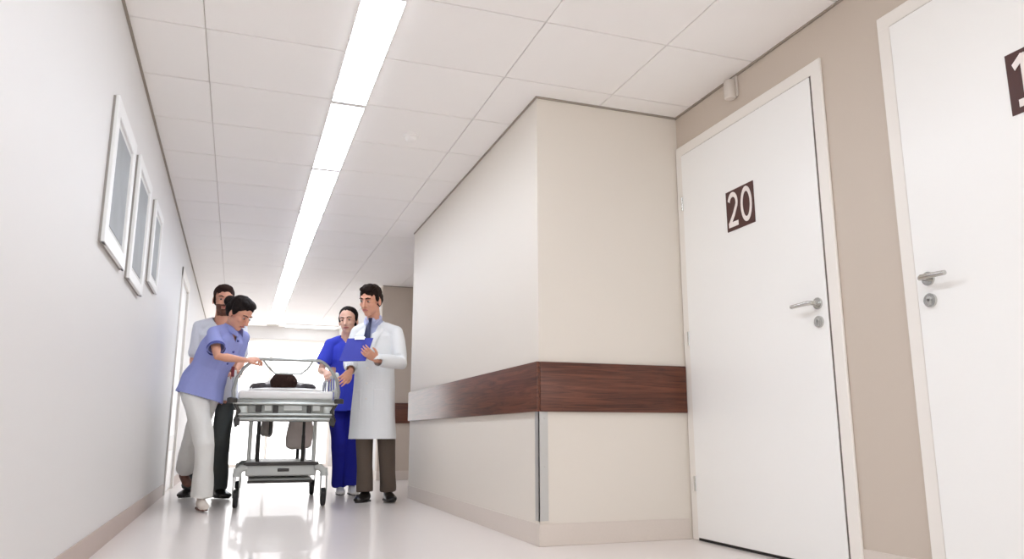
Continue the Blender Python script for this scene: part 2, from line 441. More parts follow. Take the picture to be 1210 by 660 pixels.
def face(m, hairidx, fem=False):
    def ex(b):
        for s in (-1, 1):
            ell(b, (s*.031,-.079,.006), (.0125,.010,.0050), mi=1, mx=m, seg=12)
            ell(b, (s*.031,-.0868,.005), (.0062,.0045,.0062), mi=2, mx=m, seg=10)
            tube(b, [(s*.013,-.092,.026), (s*.030,-.091,.033), (s*.050,-.078,.028)], [.004,.005 if not fem else .0035,.003], mi=hairidx, mx=m, seg=6)
        tube(b, [(-.024,-.086,-.062), (-.01,-.094,-.060), (.01,-.094,-.060), (.024,-.086,-.062)], [(.003,.002),(.007,.004),(.007,.004),(.003,.002)], wdir=m.to_3x3() @ V((0,0,1)), mi=3, mx=m, seg=8)
        for s in (-1, 1): ell(b, (s*.008,-.1105,-.036), (.003,.003,.002), mi=2, mx=m, seg=6)
    return ex
def hand(bm, wrist, direc, dorsal, thumb=1, curl=(.35,.45,.35), spread=.12, size=1.0):
    """palm + four fingers + thumb; fingers bend away from the dorsal side"""
    y = V(direc).normalized(); z = V(dorsal); z = (z-y*z.dot(y)).normalized(); x = y.cross(z)
    R = Matrix((x, y, z)).transposed().to_4x4(); m = Matrix.Translation(V(wrist)) @ R @ Matrix.Scale(size, 4)
    tube(bm, [(0,-.02,0), (0,.01,0), (0,.045,0), (0,.085,-.002), (0,.094,-.003)], [(.026,.020),(.029,.017),(.040,.015),(.041,.013),(.034,.009)], wdir=(1,0,0), mx=m, seg=16)
    for i, (fx, ln) in enumerate(((-.0325,.070), (-.011,.079), (.011,.074), (.032,.058))):
        fx *= thumb
        p = V((fx, .082, -.003)); a = 0; pts = [p.copy()]; ang = fx*spread*12
        for j, fr in enumerate((.45,.30,.25)):
            a += curl[j]*(1+.12*(i-1))
            p = p+V((math.sin(ang)*math.cos(a), math.cos(a), -math.sin(a)))*ln*fr; pts.append(p.copy())
        tube(bm, pts, [.0092,.0085,.0078,.0060], mx=m, seg=10); ell(bm, pts[-1], (.0062,.0062,.0062), mx=m, seg=8)
    s = -thumb
    pts = [(s*.024,.012,-.004), (s*.046,.034,-.012), (s*.056,.058,-.022), (s*.054,.078,-.030)]
    tube(bm, pts, [.015,.012,.0095,.0075], mx=m, seg=10); ell(bm, pts[-1], (.0075,.0075,.0075), mx=m, seg=8)
def yoke(bm, nk, sL, sR, r0, r1, drop=.0):
    for s_ in (sL, sR):
        tube(bm, [V(nk), lerp(nk, s_, .5)+V((0,0,drop)), V(s_)], [(r0, r0), ((r0+r1)/2,)*2, (r1, r1)], seg=16)
def lerp(a, b, t): return V(a)*(1-t)+V(b)*t
def arm(bm, sh, el_, wr, k=1.0):
    pts = [sh, lerp(sh, el_, .3), lerp(sh, el_, .7), el_, lerp(el_, wr, .3), lerp(el_, wr, .75), wr]
    limb(bm, pts, [x*k for x in (.052,.050,.043,.038,.042,.031,.025)])
def leg(bm, hip, kn, an, k=1.0):
    pts = [hip, lerp(hip, kn, .3), lerp(hip, kn, .75), kn, lerp(kn, an, .3), lerp(kn, an, .75), an]
    limb(bm, pts, [x*k for x in (.085,.080,.058,.050,.055,.038,.034)])
def foot(bm, an, toe, k=1):
    k = k*.8
    an = V(an); toe = V(toe); d = (toe-an); heel = an-V((d.x, d.y, 0)).normalized()*.045+V((0,0,-.045))
    side = V((-d.y, d.x, 0)).normalized()
    limb(bm, [an, an+V((0,0,-.03))], [.036*k,.04*k])
    tube(bm, [heel, lerp(heel, toe, .3), lerp(heel, toe, .7), toe], [(.03*k,.028*k),(.035*k,.032*k),(.042*k,.022*k),(.03*k,.014*k)], wdir=side, seg=14)
def shoe(parent, an, toe, m, sole=None, k=1.0, name='shoe', flat=True):
    an = V(an); toe = V(toe); d = V((toe.x-an.x, toe.y-an.y, 0)).normalized(); side = V((-d.y, d.x, 0))
    up = V((0,0,1)); z0 = min(an.z-.075, toe.z-.02)
    heel = an-d*.06; 
    def P(fr, z):
        if flat: q = lerp(heel, toe+d*.02, fr); return V((q.x, q.y, z0+z))
        q = lerp(heel+V((0,0,-.055)), toe, fr); return q+V((0,0,z-.03))
    b = bmesh.new()
    tube(b, [P(-.02,.035), P(.08,.042), P(.3,.045), P(.55,.036), P(.8,.028), P(.95,.022), P(1.02,.018)],
         [(.020*k,.022),(.034*k,.040),(.038*k,.044),(.043*k,.034),(.046*k,.026),(.036*k,.020),(.015*k,.012)], wdir=side, seg=18)
    tube(b, [P(.18,.03), V(an)+V((0,0,.015))], [(.034*k,.042),(.036*k,.044)], wdir=side, seg=16)
    zc = z0+.004
    o = blob(name, b, m, parent, .005, 3, cut=(lambda c: c.z < zc) if flat else None)
    if flat:
        b = bmesh.new()
        n = 20; vs = []
        for i in range(n+1):
            fr = i/n; wv = .046*k*(math.sin(PI*min(1, .12+fr*.86))**.45)*(1-.18*(abs(fr-.35) < .15))
            vs.append((fr, max(.008, wv)))
        loop = [P(f, 0)+side*w for f, w in vs]+[P(f, 0)-side*w for f, w in vs[::-1]]
        lo = [b.verts.new(V((p.x, p.y, z0))) for p in loop]; hi = [b.verts.new(V((p.x, p.y, z0+.014))) for p in loop]
        b.faces.new(lo); b.faces.new(hi)
        for i in range(len(lo)): b.faces.new((lo[i], lo[(i+1)%len(lo)], hi[(i+1)%len(lo)], hi[i]))
        s = obj('sole', b, sole or m, None, False); s.parent = o; s.data.transform(Matrix.Translation(-parent.location))
    return o
def pants(parent, pel, hips, knees, anks, L, m, kw=1.0, hemz=None, top=.12, fold=.008, name='trousers', flare=0, hw=1):
    b = bmesh.new(); pel = V(pel)
    tube(b, [pel+V((0,0,top)), pel+V((0,0,.03)), pel+V((0,0,-.04))], [(.165*hw,.115*hw),(.175*hw,.125*hw),(.165*hw,.12*hw)], wdir=L, seg=24)
    for h, k_, a in zip(hips, knees, anks):
        e = lerp(k_, a, 1.0)
        tube(b, [V(h)+V((0,0,.03)), h, lerp(h, k_, .4), k_, lerp(k_, a, .5), e], [.09*kw*hw,.100*kw*hw,.090*kw*(1+hw)/2,.074*kw,(.068+flare*.4)*kw,(.064+flare)*kw], seg=20)
    return blob(name, b, m, parent, .007, 4, folds=fold, fs=(9,9,5))
PB = ['skin', 'eye', 'iris', 'lip', 'hair', 'beard']

# ---------- doctor with clipboard
root = thing('person', 'man in knee-length white coat and navy tie reading a blue clipboard', 'person', (1.14, 6.71, 0))
a = math.radians(33); F = V((-math.sin(a), -math.cos(a), 0)); L = V((math.cos(a), -math.sin(a), 0))
pel = V((1.115, 6.72, .93)); hL, hR = pel+L*.09, pel-L*.09
knL, anL, knR, anR = V((1.225,6.655,.49)), V((1.262,6.72,.09)), V((1.04,6.70,.49)), V((1.055,6.66,.09))
shL, shR = V((1.262,6.585,1.435)), V((.963,6.775,1.44))
elL, wrL, elR, wrR = V((1.300,6.51,1.165)), V((1.060,6.31,1.165)), V((.895,6.74,1.17)), V((.875,6.49,1.085))
hmx = headmx((1.033,6.590,1.705), -math.radians(42), math.radians(16), math.radians(4))
toeL, toeR = V((1.265,6.54,.03)), V((.985,6.56,.03))
b = bmesh.new(); hm = head(b, hmx)
limb(b, [hmx @ V((0,.02,-.05)), (1.075,6.66,1.58), (1.10,6.69,1.50)], [.058,.058,.062])
tube(b, [pel+V((0,0,-.06)), pel+V((0,0,.05)), V((1.105,6.71,1.15)), V((1.10,6.70,1.32)), V((1.10,6.69,1.42)), V((1.10,6.69,1.49))], [(.13,.09),(.155,.105),(.14,.10),(.165,.11),(.165,.10),(.08,.06)], wdir=L, seg=24)
arm(b, shL-L*.03-V((0,0,.015)), elL, wrL, .92); arm(b, shR+L*.03-V((0,0,.015)), elR, wrR, .92); leg(b, hL, knL, anL); leg(b, hR, knR, anR); foot(b, anL, toeL); foot(b, anR, toeR)
hand(b, wrL+V((-.012,-.006,.006)), (-.72,-.35,.42), (-.45,-.8,-.15), thumb=-1, curl=(.25,.35,.3))
hand(b, wrR+V((-.01,-.012,-.01)), (-.45,-.55,-.55), (.5,-.75,.25), thumb=1, curl=(.35,.45,.4))
blob('body', b, ['skin','eye','iris','lip','hair'], root, .0042, 3, extra=face(hm, 4))
b = bmesh.new()
R = lambda x: Matrix.Rotation(x, 3, 'X')
ell(b, (0,.016,.060), (.083,.098,.076), rot=R(-.12), mx=hm); ell(b, (0,.050,.012), (.078,.066,.080), mx=hm)
ell(b, (0,-.052,.098), (.062,.036,.030), rot=R(.3), mx=hm); ell(b, (.012,-.03,.112), (.06,.05,.028), mx=hm)
for s in (-1, 1): ell(b, (s*.071,-.012,.028), (.012,.022,.034), mx=hm)
blob('hair', b, 'hair', root, .004, 3, folds=.006, fs=(40,40,25))
# shirt, tie
b = bmesh.new()
tube(b, [V((1.105,6.71,1.0)), V((1.10,6.70,1.30)), V((1.10,6.69,1.42)), V((1.10,6.69,1.49)), V((1.080,6.668,1.56))], [(.16,.112),(.175,.124),(.172,.112),(.09,.075),(.064,.064)], wdir=L, seg=24)
sh = blob('shirt', b, 'shirt', root, .006, 3)
b = bmesh.new(); nk = V((1.080,6.668,1.548))
for s in (-1, 1):
    p0 = nk-F*.05+V((0,0,.028)); p1 = nk+L*s*.066+V((0,0,.022)); p2 = nk+F*.066+L*s*.012-V((0,0,.012)); p3 = nk+F*.085+L*s*.045-V((0,0,.05))
    tube(b, [p0, p1, p2], [(.022,.005)]*3, wdir=(0,0,1), seg=8); tube(b, [p1, lerp(p1, p3, .6), p3], [(.02,.004),(.018,.004),(.006,.003)], wdir=V(L)*s+V((0,0,.4)), seg=8)
local(obj('collar', b, 'shirt', root))
c0 = nk+F*.077-V((0,0,.005))
b = bmesh.new(); tube(b, [c0+V((0,0,.012)), c0-V((0,0,.02))], [(.020,.014),(.013,.010)], wdir=L, seg=10)
tube(b, [c0-V((0,0,.018)), c0+F*.035-V((0,0,.08)), c0+F*.062-V((0,0,.17)), c0+F*.068-V((0,0,.26))], [(.013,.006),(.024,.006),(.030,.006),(.034,.006)], wdir=L, seg=10)
local(obj('tie', b, 'tie', root))
# coat
b = bmesh.new()
tube(b, [V((1.11,6.715,.51)), V((1.11,6.715,.56)), V((1.11,6.715,.75)), V((1.11,6.715,.95)), V((1.105,6.71,1.12)), V((1.10,6.70,1.30)), V((1.10,6.69,1.41)), V((1.10,6.69,1.475)), V((1.095,6.685,1.525))],
     [(.212,.150),(.210,.148),(.200,.142),(.190,.140),(.180,.135),(.198,.142),(.195,.125),(.12,.092),(.072,.070)], wdir=L, seg=32)
for s_, e_, w_ in ((shL, elL, wrL), (shR, elR, wrR)):
    pts = [V(s_), lerp(s_, e_, .3), lerp(s_, e_, .75), V(e_), lerp(e_, w_, .35), lerp(e_, w_, .8), lerp(e_, w_, .97)]
    limb(b, pts, [.062,.067,.063,.060,.060,.053,.049])
yoke(b, (1.095,6.685,1.490), shL, shR, .058, .062, .008)
ctr = V((1.10, 6.70, 1.30))
def vcut(c):
    if c.z < .527: return True
    q = c-ctr
    if q.dot(F) > .03 and 1.17 < c.z < 1.60:
        return abs(q.dot(L)) < (c.z-1.17)*.175
    for w_, e_ in ((wrL, elL), (wrR, elR)):
        ax = (V(w_)-V(e_)).normalized()
        if (c-V(w_)).length < .12 and (c-V(w_)).dot(ax) > -.012: return True
    return False
ct = blob('white_coat', b, 'coat', root, .006, 4, folds=.012, fs=(8,8,3.5), cut=vcut, thick=.006)
b = bmesh.new()
for s in (-1, 1):   # lapels
    top = V((1.095,6.685,1.515))+L*s*.072+F*.0; mid = V((1.10,6.70,1.40))+F*.140+L*s*.062; bot = V((1.10,6.70,1.18))+F*.153+L*s*.008
    t2 = V((1.10,6.69,1.445))+F*.085+L*s*.088
    tube(b, [top, t2, mid, lerp(mid, bot, .55)+F*.008, bot], [(.014,.005),(.026,.006),(.032,.006),(.022,.006),(.006,.004)], wdir=L*s+F*-.35, seg=10)
tube(b, [V((1.095,6.685,1.52))-F*.06+V((0,0,.02)), V((1.095,6.685,1.522))+L*.076-F*.02, V((1.095,6.685,1.515))+L*.072], [(.02,.005)]*3, wdir=(0,0,1), seg=8)
tube(b, [V((1.095,6.685,1.52))-F*.06+V((0,0,.02)), V((1.095,6.685,1.522))-L*.076-F*.02, V((1.095,6.685,1.515))-L*.072], [(.02,.005)]*3, wdir=(0,0,1), seg=8)
lp = local(obj('lapels', b, 'coat', root))
for z in (1.12, .99, .86):
    c = V((1.105,6.71,z))+F*(.146 if z < 1.1 else .143); b = bmesh.new(); cyl(b, c, c+F*.008, .009, 12); local(obj('button', b, 'plastic', root))
for s in (-1, 1):
    c = V((1.11,6.715,.86))+F*.119+L*s*.100; w = (L-F*s*.55).normalized(); b = bmesh.new()
    box(b, -.048, .048, -.004, .003, -.09, .08, .003, 1); b.transform(Matrix.Translation(c-F*.004) @ Matrix((w, (-F-L*s*.55).normalized(), V((0,0,1)))).transposed().to_4x4()); local(obj('pocket', b, 'coat', root, False))
pants(root, pel, (hL, hR), (knL, knR), (anL, anR), L, 'trouser', 1.0, fold=.010, flare=.006, hw=.84)
shoe(root, anL, toeL, 'shoe', k=1.05); shoe(root, anR, toeR, 'shoe', k=1.05)

# clipboard held by the doctor
cc = V((.858, 6.325, 1.150)); upv = V((-.36, -.50, .79)).normalized(); wv = V((.86,-.5,0)).normalized(); nv = wv.cross(upv).normalized()
cmx = Matrix((wv, nv, upv)).transposed().to_4x4()
t = thing('clipboard', 'bright blue clipboard held up in the hands of the man in white coat', 'clipboard', cc); t.rotation_euler = cmx.to_euler()
obj('board', B(-.115, .115, -.003, .003, 0, .265, .002, 1), 'clip', t, False)
obj('paper', B(-.105, .105, -.006 if nv.y > 0 else .003, -.003 if nv.y > 0 else .006, .01, .245), 'paper', t, False)
obj('clip', B(-.045, .045, -.012, .005, .240, .272, .003, 1), 'chrome', t, False)

# ---------- nurse in royal blue scrubs behind the doctor
root = thing('person', 'woman in royal blue scrubs standing beside the trolley behind the white coat', 'person', (1.0, 7.52, 0))
a = math.radians(10); F = V((-math.sin(a), -math.cos(a), 0)); L = V((math.cos(a), -math.sin(a), 0))
pel = V((.965, 7.50, .90)); hL, hR = pel+L*.08, pel-L*.08
knL, anL, knR, anR = V((1.05,7.46,.48)), V((1.065,7.50,.085)), V((.925,7.47,.48)), V((.965,7.60,.085))
toeL, toeR = V((1.075,7.33,.03)), V((.955,7.43,.03))
shL, shR = V((1.105,7.43,1.415)), V((.795,7.45,1.415))
elL, wrL, elR, wrR = V((1.16,7.45,1.13)), V((1.13,7.30,.93)), V((.715,7.40,1.15)), V((.738,7.17,1.125))
hmx = headmx((.950,7.385,1.633), -math.radians(22), math.radians(6), math.radians(-4), 1.17)
b = bmesh.new(); hm = head(b, hmx, True)
limb(b, [hmx @ V((0,.02,-.05)), (.945,7.43,1.52), (.95,7.45,1.44)], [.050,.050,.055])
tube(b, [pel+V((0,0,-.06)), pel+V((0,0,.05)), V((.955,7.49,1.10)), V((.95,7.47,1.27)), V((.95,7.46,1.37)), V((.95,7.45,1.44))], [(.14,.10),(.15,.105),(.118,.09),(.145,.105),(.15,.09),(.07,.055)], wdir=L, seg=24)
arm(b, shL-L*.005-V((0,0,.012)), elL, wrL, .8); arm(b, shR+L*.005-V((0,0,.012)), elR, wrR, .8); leg(b, hL, knL, anL, .92); leg(b, hR, knR, anR, .92); foot(b, anL, toeL, .9); foot(b, anR, toeR, .9)
hand(b, wrR+V((.002,-.012,-.004)), (.1,-.86,-.42), (-.35,-.3,.9), thumb=1, curl=(.55,.7,.5), size=.9)
hand(b, wrL+V((0,-.01,-.01)), (-.1,-.35,-.9), (.9,-.2,-.1), thumb=-1, curl=(.3,.3,.3), size=.9)
blob('body', b, ['skin2','eye','iris','lip','hair2'], root, .0042, 3, extra=face(hm, 4, True))
b = bmesh.new()
ell(b, (0,.024,.052), (.083,.096,.080), rot=R(-.25), mx=hm); ell(b, (0,.055,.010), (.074,.062,.080), mx=hm)
ell(b, (0,.118,.020), (.036,.034,.036), mx=hm)
for s in (-1, 1): ell(b, (s*.072,.004,.022), (.012,.034,.034), mx=hm)
blob('hair', b, 'hair2', root, .004, 3, folds=.004, fs=(40,40,25))
b = bmesh.new()
tube(b, [V((.965,7.50,.76)), V((.965,7.50,.90)), V((.955,7.49,1.10)), V((.95,7.47,1.27)), V((.95,7.46,1.37)), V((.95,7.45,1.43)), V((.95,7.445,1.485))],
     [(.168,.14),(.165,.135),(.150,.12),(.165,.135),(.175,.11),(.11,.08),(.06,.055)], wdir=L, seg=28)
for s_, e_ in ((shL, elL), (shR, elR)):
    limb(b, [V(s_), lerp(s_, e_, .3), lerp(s_, e_, .68)], [.055,.062,.068])
yoke(b, (.95,7.45,1.455), shL, shR, .052, .055, .004)
def nc(c):
    if c.z < .78: return True
    q = c-V((.95,7.46,1.35))
    if q.dot(F) > .02 and c.z > 1.42 and abs(q.dot(L)) < (c.z-1.42)*.9: return True
    for s_, e_ in ((shL, elL), (shR, elR)):
        ax = (V(e_)-V(s_)).normalized()
        if (c-V(s_)).dot(ax) > .68*(V(e_)-V(s_)).length+.02 and (c-V(e_)).length < .14: return True
    return False
blob('scrub_top', b, 'royal', root, .006, 4, folds=.012, fs=(9,9,4), cut=nc, thick=.005)
pants(root, pel, (hL, hR), (knL, knR), (anL+V((0,0,.01)), anR+V((0,0,.01))), L, 'royald', 1.0, flare=.018, fold=.012, name='scrub_trousers', hw=.85)
shoe(root, anL, toeL, 'plastic', 'shoe', k=.95); shoe(root, anR, toeR, 'plastic', 'shoe', k=.95)

# ---------- woman in lavender tunic pushing
root = thing('person', 'woman in lavender tunic and white trousers leaning forward to grip the trolley bar', 'person', (-.27, 6.6, 0))
a = math.radians(48); F = V((math.sin(a), -math.cos(a), 0)); L = V((math.cos(a), math.sin(a), 0))
pel = V((-.280, 6.56, .90)); hL, hR = pel+L*.08, pel-L*.08
knR, anR, knL, anL = V((-.215,6.38,.48)), V((-.215,6.43,.10)), V((-.330,6.74,.50)), V((-.375,7.00,.285))
toeR, toeL = V((-.185,6.27,.03)), V((-.335,6.90,.165))
shR, shL = V((-.215,6.33,1.335)), V((0.0,6.56,1.335))
elR, wrR, elL, wrL = V((-.170,6.15,1.140)), V((.035,6.285,1.128)), V((-.07,6.64,1.10)), V((-.045,6.86,1.085))
hmx = headmx((-.035,6.345,1.498), math.radians(50), math.radians(36), math.radians(0))
b = bmesh.new(); hm = head(b, hmx, True)
limb(b, [hmx @ V((0,.03,-.045)), (-.075,6.415,1.44), (-.115,6.455,1.37)], [.046,.048,.056])
tube(b, [pel+V((0,0,-.06)), pel+V((0,0,.05)), V((-.22,6.525,1.08)), V((-.165,6.485,1.22)), V((-.125,6.46,1.32)), V((-.105,6.445,1.38))], [(.14,.10),(.15,.11),(.118,.09),(.135,.09),(.130,.075),(.06,.05)], wdir=L, seg=24)
arm(b, shL-L*.005-V((0,0,.012)), elL, wrL, .8); arm(b, shR+L*.005-V((0,0,.012)), elR, wrR, .8); leg(b, hL, knL, anL, .92); leg(b, hR, knR, anR, .92); foot(b, anL, toeL, .9); foot(b, anR, toeR, .9)
hand(b, wrR+V((.008,.004,.003)), (.86,.35,.18), (-.1,-.5,.85), thumb=-1, curl=(.6,.95,.7), size=1.0)
hand(b, wrL+V((.002,.012,0)), (.1,.95,.0), (-.1,.1,.95), thumb=-1, curl=(.5,.7,.5), size=.9)
blob('body', b, ['skin','eye','iris','lip','hair2'], root, .0042, 3, extra=face(hm, 4, True))
b = bmesh.new()
ell(b, (0,.022,.058), (.088,.100,.082), rot=R(-.2), mx=hm); ell(b, (0,.058,.012), (.080,.066,.082), mx=hm)
ell(b, (0,-.030,.105), (.070,.055,.028), rot=R(.3), mx=hm)
ell(b, (-.01,.135,.030), (.046,.040,.046), mx=hm)
for s in (-1, 1): ell(b, (s*.074,.000,.026), (.014,.034,.038), mx=hm)
blob('hair', b, 'hair2', root, .004, 3, folds=.005, fs=(35,35,22))
b = bmesh.new()
tube(b, [V((-.300,6.575,.76)), V((-.290,6.565,.88)), V((-.265,6.55,.98)), V((-.215,6.52,1.10)), V((-.165,6.485,1.23)), V((-.125,6.46,1.32)), V((-.11,6.45,1.375)), V((-.10,6.44,1.41))],
     [(.205,.180),(.198,.170),(.188,.152),(.165,.130),(.175,.138),(.172,.110),(.10,.08),(.062,.058)], wdir=L, seg=28)
for s_, e_ in ((shL, elL), (shR, elR)):
    limb(b, [V(s_), lerp(s_, e_, .3), lerp(s_, e_, .60)], [.058,.064,.066])
yoke(b, (-.105,6.445,1.395), shL, shR, .050, .058, .0)
hemn = V((.09,-.05,1)).normalized()
def wc(c):
    if (c-V((-.27,6.55,.845))).dot(V((.26,0,1))) < 0: return True
    q = c-V((-.11,6.45,1.30))
    if q.dot(F) > .02 and c.z > 1.28 and abs(q.dot(L)) < (c.z-1.28)*.45: return True
    for s_, e_ in ((shL, elL), (shR, elR)):
        ax = (V(e_)-V(s_)).normalized()
        if (c-V(s_)).dot(ax) > .60*(V(e_)-V(s_)).length+.02 and (c-V(e_)).length < .14: return True
    return False
blob('tunic', b, 'tunic', root, .006, 4, folds=.011, fs=(8,8,4), cut=wc, thick=.005)
ax = (elR-shR).normalized(); c = shR+(elR-shR)*.62
b = bmesh.new(); tube(b, [c, c+ax*.022], [(.069,.069),(.068,.068)], seg=24, caps=False)
o = obj('sleeve_piping', b, 'tunicd', root); local(o)
b = bmesh.new(); ck = V((-.10,6.44,1.395))
for s in (-1, 1):
    tube(b, [ck-F*.05+V((0,0,.02)), ck+L*s*.062+V((0,0,.012)), ck+F*.08+L*s*.05-V((0,0,.03)), ck+F*.115+L*s*.022-V((0,0,.075))], [(.018,.004),(.022,.005),(.026,.005),(.008,.004)], wdir=(0,0,1), seg=8)
local(obj('collar', b, 'tunic', root))
for z_, f_ in ((1.285,.140),(1.20,.140),(1.11,.130)):
    k_ = (1.37-z_)/.47; c = V((-.11-.16*k_, 6.45+.11*k_, z_))+F*f_; b = bmesh.new(); cyl(b, c, c+F*.010, .008, 10); local(obj('button', b, 'tunicd', root))
b = bmesh.new(); c = V((-.20,6.51,1.06))+F*.150+L*.05; box(b, c.x-.012, c.x+.012, c.y-.004, c.y+.004, c.z-.05, c.z+.03, .002, 1)
local(obj('badge', b, 'red', root, False))
pants(root, pel, (hL, hR), (knL, knR), (anL, anR), L, 'whitepants', .98, flare=.016, fold=.012)
shoe(root, anR, toeR, 'beigeshoe', 'brownshoe', k=.9); shoe(root, anL, toeL, 'brownshoe', k=.9, flat=False)

# ---------- bearded man behind her
root = thing('person', 'bearded man in pale top and charcoal trousers, half hidden behind the lavender tunic', 'person', (-.22, 7.6, 0))
a = math.radians(-6); F = V((-math.sin(a), -math.cos(a), 0)); L = V((math.cos(a), -math.sin(a), 0))
pel = V((-.195, 7.52, .96)); hL, hR = pel+L*.09, pel-L*.09
knL, anL, knR, anR = V((-.115,7.43,.52)), V((-.115,7.60,.09)), V((-.30,7.55,.51)), V((-.365,7.76,.095))
toeL, toeR = V((-.045,7.40,.03)), V((-.42,7.60,.03))
shL, shR = V((-.02,7.40,1.52)), V((-.375,7.42,1.52))
elL, wrL, elR, wrR = V((.00,7.33,1.21)), V((-.045,7.13,1.10)), V((-.40,7.45,1.22)), V((-.36,7.28,1.04))
hmx = headmx((-.185,7.32,1.760), math.radians(8), math.radians(8), 0)
b = bmesh.new(); hm = head(b, hmx)
limb(b, [hmx @ V((0,.02,-.05)), (-.19,7.38,1.64), (-.195,7.41,1.55)], [.056,.058,.064])
tube(b, [pel+V((0,0,-.06)), pel+V((0,0,.05)), V((-.195,7.49,1.18)), V((-.195,7.45,1.36)), V((-.195,7.42,1.47)), V((-.195,7.41,1.54))], [(.14,.10),(.155,.11),(.145,.10),(.17,.115),(.165,.10),(.08,.06)], wdir=L, seg=24)
arm(b, shL-L*.03, elL, wrL); arm(b, shR+L*.03, elR, wrR); leg(b, hL, knL, anL); leg(b, hR, knR, anR); foot(b, anL, toeL); foot(b, anR, toeR)
hand(b, wrL+V((.002,-.012,-.002)), (.0,-.95,-.1), (-.1,-.1,.95), thumb=-1, curl=(.5,.7,.5))
hand(b, wrR+V((0,-.008,-.01)), (.05,-.55,-.8), (-.9,-.1,.1), thumb=1, curl=(.3,.4,.3))
inv = hm.inverted()
def bd(c):
    q = inv @ c
    if q.length < .2 and q.y < .01 and q.z < -.036 and q.z > -.13 and not (abs(q.x) < .022 and -.072 < q.z < -.053): return 5
    return 0
blob('body', b, ['skin','eye','iris','lip','hair3','beard'], root, .0042, 3, extra=face(hm, 4), paint=bd)
b = bmesh.new()
ell(b, (0,.018,.058), (.083,.097,.076), rot=R(-.15), mx=hm); ell(b, (0,.050,.010), (.078,.066,.080), mx=hm)
ell(b, (0,-.045,.100), (.062,.040,.028), rot=R(.3), mx=hm)
for s in (-1, 1): ell(b, (s*.072,-.008,.015), (.011,.020,.045), mx=hm)
blob('hair', b, 'hair3', root, .004, 3, folds=.005, fs=(40,40,25))
b = bmesh.new()
tube(b, [V((-.195,7.53,.84)), V((-.195,7.52,.96)), V((-.195,7.49,1.18)), V((-.195,7.45,1.36)), V((-.195,7.42,1.46)), V((-.195,7.41,1.54)), V((-.193,7.40,1.575))],
     [(.200,.15),(.19,.145),(.18,.13),(.20,.145),(.195,.12),(.11,.085),(.068,.068)], wdir=L, seg=28)
for s_, e_ in ((shL, elL), (shR, elR)):
    limb(b, [V(s_), lerp(s_, e_, .3), lerp(s_, e_, .75)], [.060,.066,.066])
yoke(b, (-.195,7.41,1.565), shL, shR, .058, .060, .006)
def mc(c):
    if c.z < .86: return True
    q = c-V((-.195,7.42,1.45))
    return q.dot(F) > .02 and c.z > 1.46 and abs(q.dot(L)) < (c.z-1.46)*.6
blob('scrub_top', b, 'mantop', root, .006, 4, folds=.012, fs=(9,9,4), cut=mc, thick=.005)
pants(root, pel, (hL, hR), (knL, knR), (anL, anR), L, 'dgrey', 1.0, fold=.012, flare=.008, hw=.85)
shoe(root, anL, toeL, 'shoe', k=1.35); shoe(root, anR, toeR, 'shoe', k=1.15)

# ------------------------------------------------------------------ trolley
TR = V((.362, 6.36, 0)); TA = -.015
tr = thing('hospital_trolley', 'grey wheeled hospital trolley with white mattress and raised bar at its head end', 'hospital trolley', TR, TA)
TM = Matrix.Translation(TR) @ Matrix.Rotation(TA, 4, 'Z')
b = B(-.365, .365, .03, 1.98, .835, .905, .022, 4); obj('mattress', b, 'linen', tr)
b = bmesh.new()
box(b, -.375, .375, .02, 1.98, .79, .835, .006)                       # deck
box(b, -.37, .37, -.012, .02, .69, .825, .008)                        # end panel
fr = obj('bed_frame', b, 'trolley', tr)
b = bmesh.new()
for y in (-.03,):
    tube(b, [(-.385,y,.80), (.385,y,.80)], .014, seg=10)
    tube(b, [(-.36,y,.715), (.36,y,.715)], .013, seg=10)
tube(b, [(-.385,-.02,.80), (-.39,2.0,.80)], .014, seg=10); tube(b, [(.385,-.02,.80), (.39,2.0,.80)], .014, seg=10)
tube(b, [(-.37,-.02,.68), (.37,-.02,.68)], [(.018,.02)]*2, seg=10)
obj('frame_rail', b, 'tube', tr)
for x0, x1, z0, z1, mm in ((-.23,-.185,.735,.79,'trolleyd'), (-.165,-.11,.742,.795,'trolleyl'), (-.10,-.06,.70,.80,'trolleyd'), (-.02,.12,.745,.79,'trolleyl'), (.16,.19,.70,.80,'trolleyd'), (.20,.26,.745,.795,'trolleyl'), (-.17,-.13,.70,.725,'trolleyl'), (.2,.25,.70,.722,'trolleyl')):
    obj('control_box', B(x0, x1, -.03, -.01, z0, z1, .004, 1), mm, tr, False)
for s in (-1, 1):
    b = bmesh.new(); tube(b, [(s*.405,-.03,.805), (s*.405,-.03,.835)], [.038,.038], seg=20); ell(b, (s*.405,-.03,.835), (.038,.038,.012)); obj('corner_bumper', b, 'trolleyd', tr)
    b = bmesh.new(); tube(b, [(s*.40,1.99,.805), (s*.40,1.99,.835)], [.038,.038], seg=20); obj('corner_bumper', b, 'trolleyd', tr)
    b = bmesh.new(); tube(b, [(s*.385,-.03,.80), (s*.35,-.03,.74), (s*.375,-.03,.67), (s*.365,-.03,.62)], [.013,.014,.014,.010], seg=10); box(b, s*.36-.02, s*.36+.02, -.045, -.015, .63, .69, .004, 1); obj('bracket', b, 'trolleyd', tr)
    b = bmesh.new(); box(b, s*.33-.045, s*.33+.045, -.02, .02, .69, .785, .006); obj('end_plate', b, 'tube', tr)
